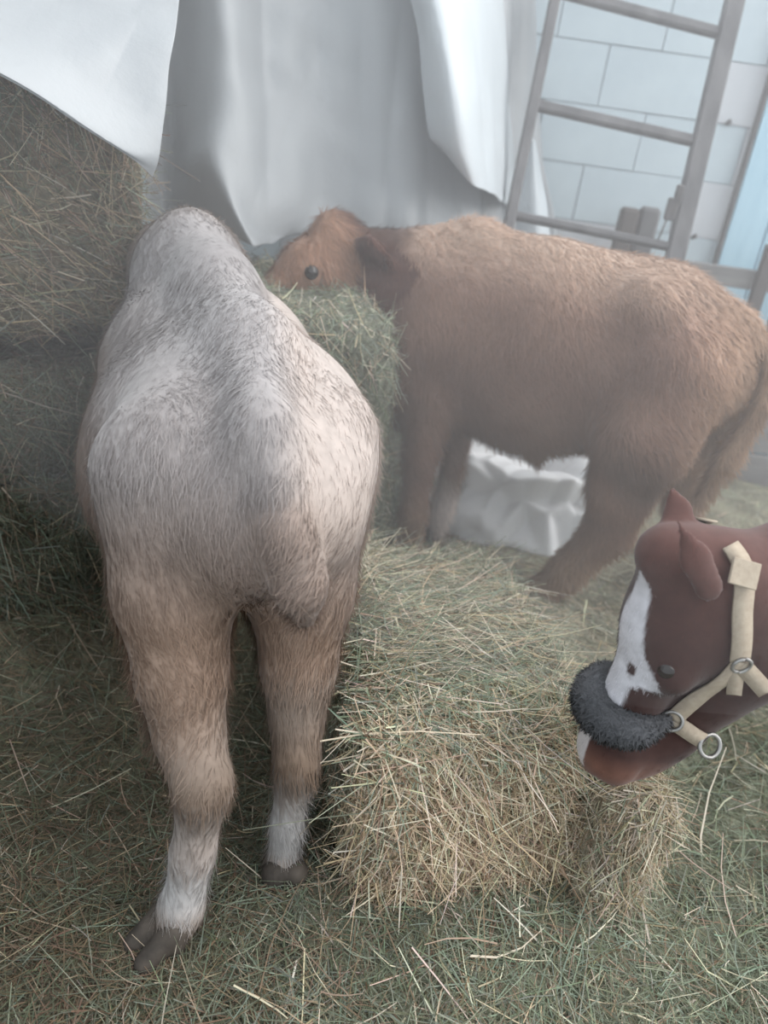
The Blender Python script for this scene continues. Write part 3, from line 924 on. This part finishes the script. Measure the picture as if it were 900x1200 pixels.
# ---- brown calf, standing side on
hb = nrmz(V(-.985, .17, 0)); lb = V(-hb[1], hb[0], 0)
S = Sdf()
A_, B_, C_, D_ = at(500, 382, 2.38), at(640, 412, 2.32), at(738, 420, 2.27), at(806, 430, 2.22)
S.cap(A_, B_, .255, .285, .06, (lb, .80)); S.cap(B_, C_, .285, .255, .06, (lb, .82)); S.cap(C_, D_, .235, .165, .08, (lb, .95))
S.ball(at(762, 362, 2.12), .07, .08); S.ball(at(762, 356, 2.34), .07, .08)
S.chain([at(872, 378, 2.22), at(795, 342, 2.24), at(650, 313, 2.31), at(560, 284, 2.36), at(500, 296, 2.39)], [.03, .035, .035, .045, .05], .08)
S.chain([at(500, 355, 2.40), at(448, 335, 2.42), at(402, 306, 2.40)], [.19, .145, .09], .06, (lb, .85))
S.ball(at(478, 440, 2.36), .15, .08)
S.ball(at(628, 532, 2.30), .03, .03)
NF = [at(507, 455, 2.24), at(492, 535, 2.22), at(484, 600, 2.215), at(478, 650, 2.215), at(474, 676, 2.21)]
FF = [at(532, 475, 2.44), at(530, 545, 2.46), at(517, 595, 2.46), at(505, 635, 2.46), at(499, 650, 2.46)]
NH = [at(782, 440, 2.12), at(752, 508, 2.07), at(728, 570, 2.08), at(714, 618, 2.10), at(664, 668, 2.12), at(630, 696, 2.13), at(618, 707, 2.135)]
FH = [at(850, 440, 2.36), at(802, 530, 2.40), at(800, 585, 2.43), at(798, 635, 2.44), at(793, 655, 2.44)]
S.chain(NF, [.085, .046, .037, .036, .032], .03); S.chain(FF, [.07, .034, .037, .035, .032], .02)
S.chain(NH, [.155, .125, .088, .064, .046, .044, .036], .04); S.chain(FH, [.14, .085, .058, .042, .036], .04)
TB = [at(874, 380, 2.20), at(906, 420, 2.16), at(893, 475, 2.14), at(851, 538, 2.14), at(817, 590, 2.16)]
S.chain(TB, [.030, .024, .026, .032, .018], .02)
FB = Frame(at(396, 282, 2.38), at(312, 332, 2.26) - at(396, 282, 2.38), V(-.5, -.22, .9), .92)
calf_head(S, FB)
def brown_col(P, N):
    n1 = wob(P, 7, 311); n2 = wob(P, 21, 312); z = P[:, 2]
    Xh = FB.inv(P); ah = (P - at(500, 330, 2.4)) @ hb
    c = mixc((.275, .172, .128), (.195, .12, .093), .5 + .5 * n1 + .3 * n2)
    c = mixc(c, (.41, .30, .235), np.clip((z - .93) / .12, 0, 1) * .8)  # paler along the back: light from above put into the coat
    # light on the back edges of thighs and tail, put into the colour
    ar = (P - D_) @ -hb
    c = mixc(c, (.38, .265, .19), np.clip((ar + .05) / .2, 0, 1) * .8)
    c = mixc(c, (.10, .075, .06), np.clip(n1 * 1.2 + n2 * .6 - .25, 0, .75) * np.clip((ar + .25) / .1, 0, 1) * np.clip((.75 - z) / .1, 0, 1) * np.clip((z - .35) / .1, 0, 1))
    c = mixc(c, (.10, .055, .043), np.clip((ah - .02 + .03 * n1) / .07, 0, 1))
    hd = np.clip((Xh[:, 0] + .05) / .06, 0, 1) * (np.linalg.norm(P - FB(.15, 0, -.04), axis=1) < .24) * (Xh[:, 2] > -.17)
    c = mixc(c, (.30, .175, .12), hd)
    ear = hd * 0 + np.clip((np.abs(Xh[:, 1]) - .10) / .02, 0, 1) * (np.abs(Xh[:, 0]) < .1) * (np.linalg.norm(P - FB(0, 0, 0), axis=1) < .28)
    c = mixc(c, (.09, .042, .032), ear)
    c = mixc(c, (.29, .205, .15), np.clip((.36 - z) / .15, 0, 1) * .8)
    ff = np.clip((.30 - z) / .1, 0, 1) * (ah > -.35) * (P[:, 1] > 2.36)
    c = mixc(c, (.55, .48, .45), ff)
    c = mixc(c, (.15, .11, .09), np.clip((.09 - z) / .04, 0, 1))
    return c
ctr = (A_ + D_) / 2
brown = tag(empty('calf', (ctr[0], ctr[1], 0)), 'fluffy reddish brown calf standing side on, muzzle behind green hay', 'calf')
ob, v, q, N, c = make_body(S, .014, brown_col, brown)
def brown_flow(P, n): return -hb[None] * .6 + V(0, 0, -.8)[None] + 0 * P
items = [ob, fur(v, q, N, c, 70000, (.018, .042), (.002, .004), brown_flow, brown, weight=1.0 * (np.minimum(*[np.linalg.norm(v[q].mean(1) - FB(.15, .09 * k, -.01), axis=1) for k in (-1, 1)]) > .034), lift=.55, seed=220)]
for L_ in (NF, FF, NH, FH): items.append(hoof(brown, L_[-1] + hb * .015, hb, 1.15))
for k in (-1, 1): items.append(add_eye(brown, FB(.15, .094 * k, -.010), .020))
finish(brown, items)

# ---- chestnut horse reaching in from the right
HD = V(-.95, -.30, .0)
FH_ = Frame(at(806, 655, 1.07), V(-.17, -.02, -1.0), HD, .94)
hh = nrmz(V(-.80, -.42, 0)); lh = V(-hh[1], hh[0], 0)
S = Sdf()
F_ = FH_
S.cap(F_(.02, 0, -.06), F_(.14, 0, -.055), .066, .078, .03)
S.cap(F_(.10, 0, -.035), F_(.37, 0, -.040), .060, .044, .03)
S.cap(F_(.01, -.012, .0), F_(.11, -.008, -.018), .056, .055, .04)
S.cap(F_(.10, .0, -.17), F_(.21, .0, -.17), .090, .070, .05)
S.cap(F_(.20, 0, -.195), F_(.34, 0, -.145), .070, .052, .04); S.cap(F_(.34, 0, -.14), F_(.39, 0, -.10), .052, .044, .03)
S.ball(F_(.405, 0, -.055), .056, .03, (F_.l, 1.1)); S.ball(F_(.39, 0, -.120), .045, .03)
for k in (-1, 1):
    S.ball(F_(.145, .03 * k, -.20), .074, .03)
    S.ball(F_(.185, .058 * k, -.035), .030, .02)
    S.cap(F_(.452, .032 * k, -.03), F_(.47, .045 * k, -.035), .012, .010, .008, None, True)
    S.cap(F_(.47, .05 * k, -.082), F_(.39, .062 * k, -.08), .006, .004, .006, None, True)
    b0, b2 = (at(832, 690, 1.0), at(793, 608, .985)) if k > 0 else (at(802, 630, 1.11), at(785, 562, 1.12))
    b1 = b0 * .55 + b2 * .45; ew = nrmz(np.cross(b2 - b0, F_.l)); eo = nrmz(np.cross(ew, b2 - b0))
    S.cap(b0, b1, .022, .024, .012, (eo, .5)); S.cap(b1, b2, .024, .002, .006, (eo, .5))
S.ball(at(776, 648, 1.06), .036, .04)
# neck, trunk and legs (mostly out of the frame)
wth = V(1.42, 1.62, 1.0)
S.chain([F_(.06, 0, -.13), V(.78, 1.20, .79), V(1.02, 1.36, .88), V(1.25, 1.50, .82)], [.10, .125, .15, .19], .06, (lh, .75))
S.cap(V(1.30, 1.53, .80), V(1.95, 1.88, .82), .22, .24, .08, (lh, .85))
S.cap(V(1.95, 1.88, .82), V(2.12, 1.97, .84), .22, .19, .06)
for k in (-1, 1):
    fo = V(1.28, 1.52, 0) + lh * .11 * k; hi_ = V(2.08, 1.94, 0) + lh * .12 * k
    S.chain([fo + V(0, 0, .66), fo + V(0, 0, .38), fo + V(0, 0, .18), fo + V(0, 0, .03)], [.09, .045, .032, .036], .04)
    S.chain([hi_ + V(0, 0, .72), hi_ + hh * .05 + V(0, 0, .55), hi_ - hh * .06 + V(0, 0, .36), hi_ - hh * .04 + V(0, 0, .16), hi_ + V(0, 0, .03)], [.15, .09, .046, .032, .036], .04)
S.chain([V(2.26, 2.05, .98), V(2.33, 2.10, .80), V(2.33, 2.10, .45)], [.03, .04, .03], .02)

def proj(P):
    X = P - V(0, 0, CAMH); z = X @ _f
    return 450 + FPX * (X @ _cr) / z, 600 - FPX * (X @ _cu) / z
def in_poly(x, y, poly):
    r = np.zeros(len(x), bool); m = len(poly)
    for i in range(m):
        x0, y0 = poly[i]; x1, y1 = poly[(i + 1) % m]
        c_ = ((y0 > y) != (y1 > y)) & (x < (x1 - x0) * (y - y0) / ((y1 - y0) if y1 != y0 else 1e-9) + x0)
        r ^= c_
    return r
# blaze: outline on the face in head coordinates (x down the nose, y to its left)
def horse_col(P, N):
    n1 = wob(P, 9, 321); n2 = wob(P, 30, 322)
    X = F_.inv(P)
    c = mixc((.056, .028, .024), (.038, .021, .019), .5 + .5 * n1 + .2 * n2)
    near = np.linalg.norm(P - F_(.2, 0, -.05), axis=1) < .42
    up_ = near * np.clip((-X[:, 0] + .06) / .10, 0, 1)
    c = mixc(c, (.092, .043, .037), up_ * .9)
    c = mixc(c, (.125, .058, .042), near * np.clip((X[:, 0] - .37) / .04, 0, 1))
    px = X[:, 0]; wl_ = np.interp(px, [.03, .06, .12, .17, .20, .215, .235, .30, .36], [.0, .020, .032, .042, .066, .066, .030, .030, .024]) + .003 * n2
    wr_ = np.interp(px, [.03, .06, .12, .20, .30, .36], [.0, .02, .028, .026, .028, .02])
    st = lambda x, w=.004: np.clip(x / w + .5, 0, 1)
    bz = near * (X[:, 2] > -.05) * st(px - .035) * st(.35 - px) * st(wl_ - X[:, 1]) * st(X[:, 1] + wr_) * st(((px - .205) / .013) ** 2 + ((X[:, 1] - .024) / .009) ** 2 - 1, .5)
    c = mixc(c, (.48, .47, .50), bz)
    sn = near * (px > .355) * (px < .44) * (np.abs(X[:, 1] + .012 + .004 * n2) < .020) * (X[:, 2] > -.05)
    c = mixc(c, (.44, .41, .41), sn)
    c = mixc(c, (.20, .14, .125), near * np.clip((px - .445) / .015, 0, 1))
    return c
horse = tag(empty('horse', (1.7, 1.75, 0)), 'chestnut horse with white blaze and beige halter, head lowered to the hay', 'horse')
ob, v, q, N, c = make_body(S, .0068, horse_col, horse, 4)
items = [ob]
fcen = v[q].mean(1)
items.append(fur(v, q, N, c, 26000, (.005, .011), (.001, .002), lambda P, n: F_.f[None] * .8 + V(0, 0, -.3)[None] + 0 * P, horse,
                 weight=(np.linalg.norm(fcen - F_(.1, 0, -.1), axis=1) < .6) + 0.05, lift=.25, seed=230))
bvh = BVHTree.FromPolygons([tuple(p) for p in v], [tuple(p) for p in q.tolist()])
def ray_px(px, py):
    d = _f + _cr * (px - 450) / FPX - _cu * (py - 600) / FPX
    hit = bvh.ray_cast(Vector((0, 0, CAMH)), Vector(d).normalized())
    return None if hit[0] is None else np.array(hit[0])
def on_skin(p, off):
    l, n, _, _ = bvh.find_nearest(Vector(p))
    return np.array(l) + np.array(n) * off, np.array(n)
def strap(name, pts, width, thick=.004, off=.006, n=26, mat=None, closed=False):
    pts = np.array([p for p in pts if p is not None])
    seg = np.r_[0, np.cumsum(np.linalg.norm(np.diff(pts, axis=0), axis=1))]
    s = np.linspace(0, seg[-1], n)
    path = np.stack([np.interp(s, seg, pts[:, i]) for i in range(3)], 1)
    P, Nn = zip(*[on_skin(p, off) for p in path]); P = np.array(P); Nn = np.array(Nn)
    for _ in range(3):
        P[1:-1] = (P[:-2] + 2 * P[1:-1] + P[2:]) / 4; Nn[1:-1] = nrmz(Nn[:-2] + 2 * Nn[1:-1] + Nn[2:])
    T = nrmz(np.gradient(P, axis=0)); B = nrmz(np.cross(T, Nn)); Nn = np.cross(B, T)
    o = [P + B * width / 2 - Nn * thick / 2, P + B * width / 2 + Nn * thick / 2, P - B * width / 2 + Nn * thick / 2, P - B * width / 2 - Nn * thick / 2]
    vv = np.stack(o, 1).reshape(-1, 3)
    i = np.arange(n - 1)[:, None] * 4; j = np.arange(4)[None]; jn = (j + 1) % 4
    f = np.stack([i + j, i + 4 + j, i + 4 + jn, i + jn], -1).reshape(-1, 4)
    capf = np.array([[0, 1, 2, 3], [(n - 1) * 4 + 3, (n - 1) * 4 + 2, (n - 1) * 4 + 1, (n - 1) * 4]])
    return link(name, mesh_np(name, vv, np.vstack([f, capf]), smooth=False), mat or MAT['web'], horse), P
lx = lambda p: F_.inv(np.asarray(p)[None])[0]
def mirr(p):
    X = lx(p); return F_(X[0], -X[1], X[2])
SIDE = dict(crown=[(853, 641), (868, 662), (867, 715), (865, 770)], cheek=[(866, 772), (828, 806), (788, 842)],
            chin=[(786, 842), (803, 853), (820, 864)], throat=[(867, 776), (882, 791), (897, 808)], tab=[(863, 778), (861, 794), (860, 810)])
W_ = dict(crown=.030, cheek=.027, chin=.027, throat=.027, tab=.022)
for nm, pxs in SIDE.items():
    pts = [ray_px(*p) for p in pxs]; pts = [p for p in pts if p is not None]
    if len(pts) < 2: print('MISS', nm); continue
    nname = {'crown': 'crown_strap', 'cheek': 'cheek_strap', 'chin': 'chin_strap', 'throat': 'throat_strap', 'tab': 'strap_end'}[nm]
    so_, sp_ = strap(nname, pts, W_[nm]); items.append(so_)
    if nm == 'chin': chin_end = sp_[-1]
    if nm in ('crown', 'cheek', 'chin'):
        items.append(strap(nname, [mirr(p) for p in pts], W_[nm])[0])
# buckle plate on the crown strap
bp = ray_px(866, 672)
if bp is not None:
    pb, nb_ = on_skin(bp, .014)
    up2 = nrmz(F_.f - (F_.f @ nb_) * nb_); s2 = np.cross(up2, nb_)
    mb = MB(); mb.box(pb, (.021, .019, .003), np.stack([s2, up2, nb_], 1), .001)
    items.append(link('buckle', mb.mesh('buckle'), MAT['web'], horse))
def ring(p, r, nrm, name):
    a = np.linspace(0, 2 * np.pi, 25); nrm = nrmz(nrm)
    x = nrmz(np.cross(nrm, V(.3, .2, .9))); y = np.cross(nrm, x)
    path = p + r * (np.cos(a)[:, None] * x + np.sin(a)[:, None] * y)
    vv, ff = tube(path, r * .2, 8, False)
    return link(name, mesh_np(name, vv, ff), MAT['steel'], horse)
for px, r in (((787, 842), .016), ((866, 774), .014)):
    p = ray_px(*px)
    if p is None: p = at(px[0], px[1], 1.06)
    pp, nn = on_skin(p, .010); items.append(ring(pp if px[0] != 826 else p, r, nn if px[0] != 826 else V(.2, -.9, .3), 'halter_ring'))
items.append(ring(chin_end + (at(830, 872, 1) - at(822, 866, 1)) * 1.2, .019, V(.25, -.85, .45), 'halter_ring'))
# dark fleece noseband right round the nose
e_ = lx(ray_px(784, 842))
path = []
for t in np.linspace(-1, 1, 41):
    an = t * math.radians(100)
    p = F_(.318 + (e_[0] - .318) * t * t, .10 * math.sin(an), -.055 + .10 * math.cos(an))
    if t > .9: p = F_(*e_) * (t - .9) / .1 + p * (1 - t) / .1
    path.append(on_skin(p, .006)[0])
path = np.array(path)
for _ in range(4): path[1:-1] = (path[:-2] + 2 * path[1:-1] + path[2:]) / 4
tt = np.linspace(-1, 1, 41)
vv, ff = tube(path, .034 * np.sqrt(np.clip(1.02 - tt ** 6, 0.05, 1)) * (1 - .25 * tt), 14, False)
nbq = ff[0]
nbc = np.tile(V(.085, .086, .092), (len(vv), 1)) * (1 + .25 * wob(vv, 60, 330))[:, None]
nb = link('fleece_noseband', mesh_np('fleece_noseband', vv, nbq, nbc), MAT['coat'], horse)
tag(nb, label='dark grey fleece noseband')
items.append(nb)
nf = fur(vv, nbq, vnormals(vv, nbq), nbc, 9000, (.006, .014), (.0015, .003), lambda P, n: rng.normal(size=P.shape), horse, lift=.9, name='fleece', seed=240)
items.append(nf)
for k in (1, -1):
    e = ray_px(780, 787)
    X = lx(e) if e is not None else V(.19, .075, -.03)
    ep = on_skin(F_(X[0], X[1] * k, X[2]), -.0095)[0]
    items.append(add_eye(horse, ep, .0155))
for k in (-1, 1):
    for cpt in (V(1.27, 1.515, 0) + lh * .11 * k, V(2.07, 1.935, 0) + lh * .12 * k):
        vv, ff = tube([cpt, cpt + V(0, 0, .03), cpt + V(0, 0, .07)], [.052, .047, .038], 14)
        items.append(link('hoof', mesh_np('hoof', vv, ff), MAT['hoof'], horse))
finish(horse, items)
print('BROWN', [tuple(round(float(x)) for x in proj(FB(*p)[None])[0:1][0]) + tuple(round(float(x)) for x in proj(FB(*p)[None])[1]) for p in ((0,0,0),(.15,.09,-.01),(.15,-.09,-.01),(-.05,.215,-.055),(-.05,-.215,-.055),(.345,0,-.065))])
print('EYE', lx(ray_px(780, 787)) if ray_px(780, 787) is not None else None)

# ------------------------------------------------------------------ haze volume added for the glare of a fogged lens
def haze(c, r, dens, name, label):
    t, p = np.meshgrid(np.linspace(0, 2 * np.pi, 32, endpoint=False), np.linspace(0, np.pi, 17), indexing='ij')
    vv = np.stack([np.cos(t) * np.sin(p), np.sin(t) * np.sin(p), np.cos(p)], -1).reshape(-1, 3) * np.asarray(r) + np.asarray(c)
    i = np.arange(32)[:, None] * 17; j = np.arange(16)[None]; i2 = (np.arange(32)[:, None] + 1) % 32 * 17
    f = np.stack([i + j, i2 + j, i2 + j + 1, i + j + 1], -1).reshape(-1, 4)
    m = bpy.data.materials.new(name); m.use_nodes = True; nt = m.node_tree
    nt.nodes.remove(nt.nodes['Principled BSDF'])
    vs_ = nt.nodes.new('ShaderNodeVolumeScatter'); vs_.inputs['Density'].default_value = dens
    vs_.inputs['Color'].default_value = (0.98, 0.95, 0.96, 1)
    nt.links.new(vs_.outputs[0], nt.nodes['Material Output'].inputs['Volume'])
    o = link(name, mesh_np(name, vv, f[:, ::-1]), m)
    return tag(o, label, 'haze', kind='stuff')
haze((0.4, 2.5, 1.4), (2.1, 1.95, 1.3), 0.08, 'lens_veil', 'pale haze volume added to give the veil of a fogged lens')
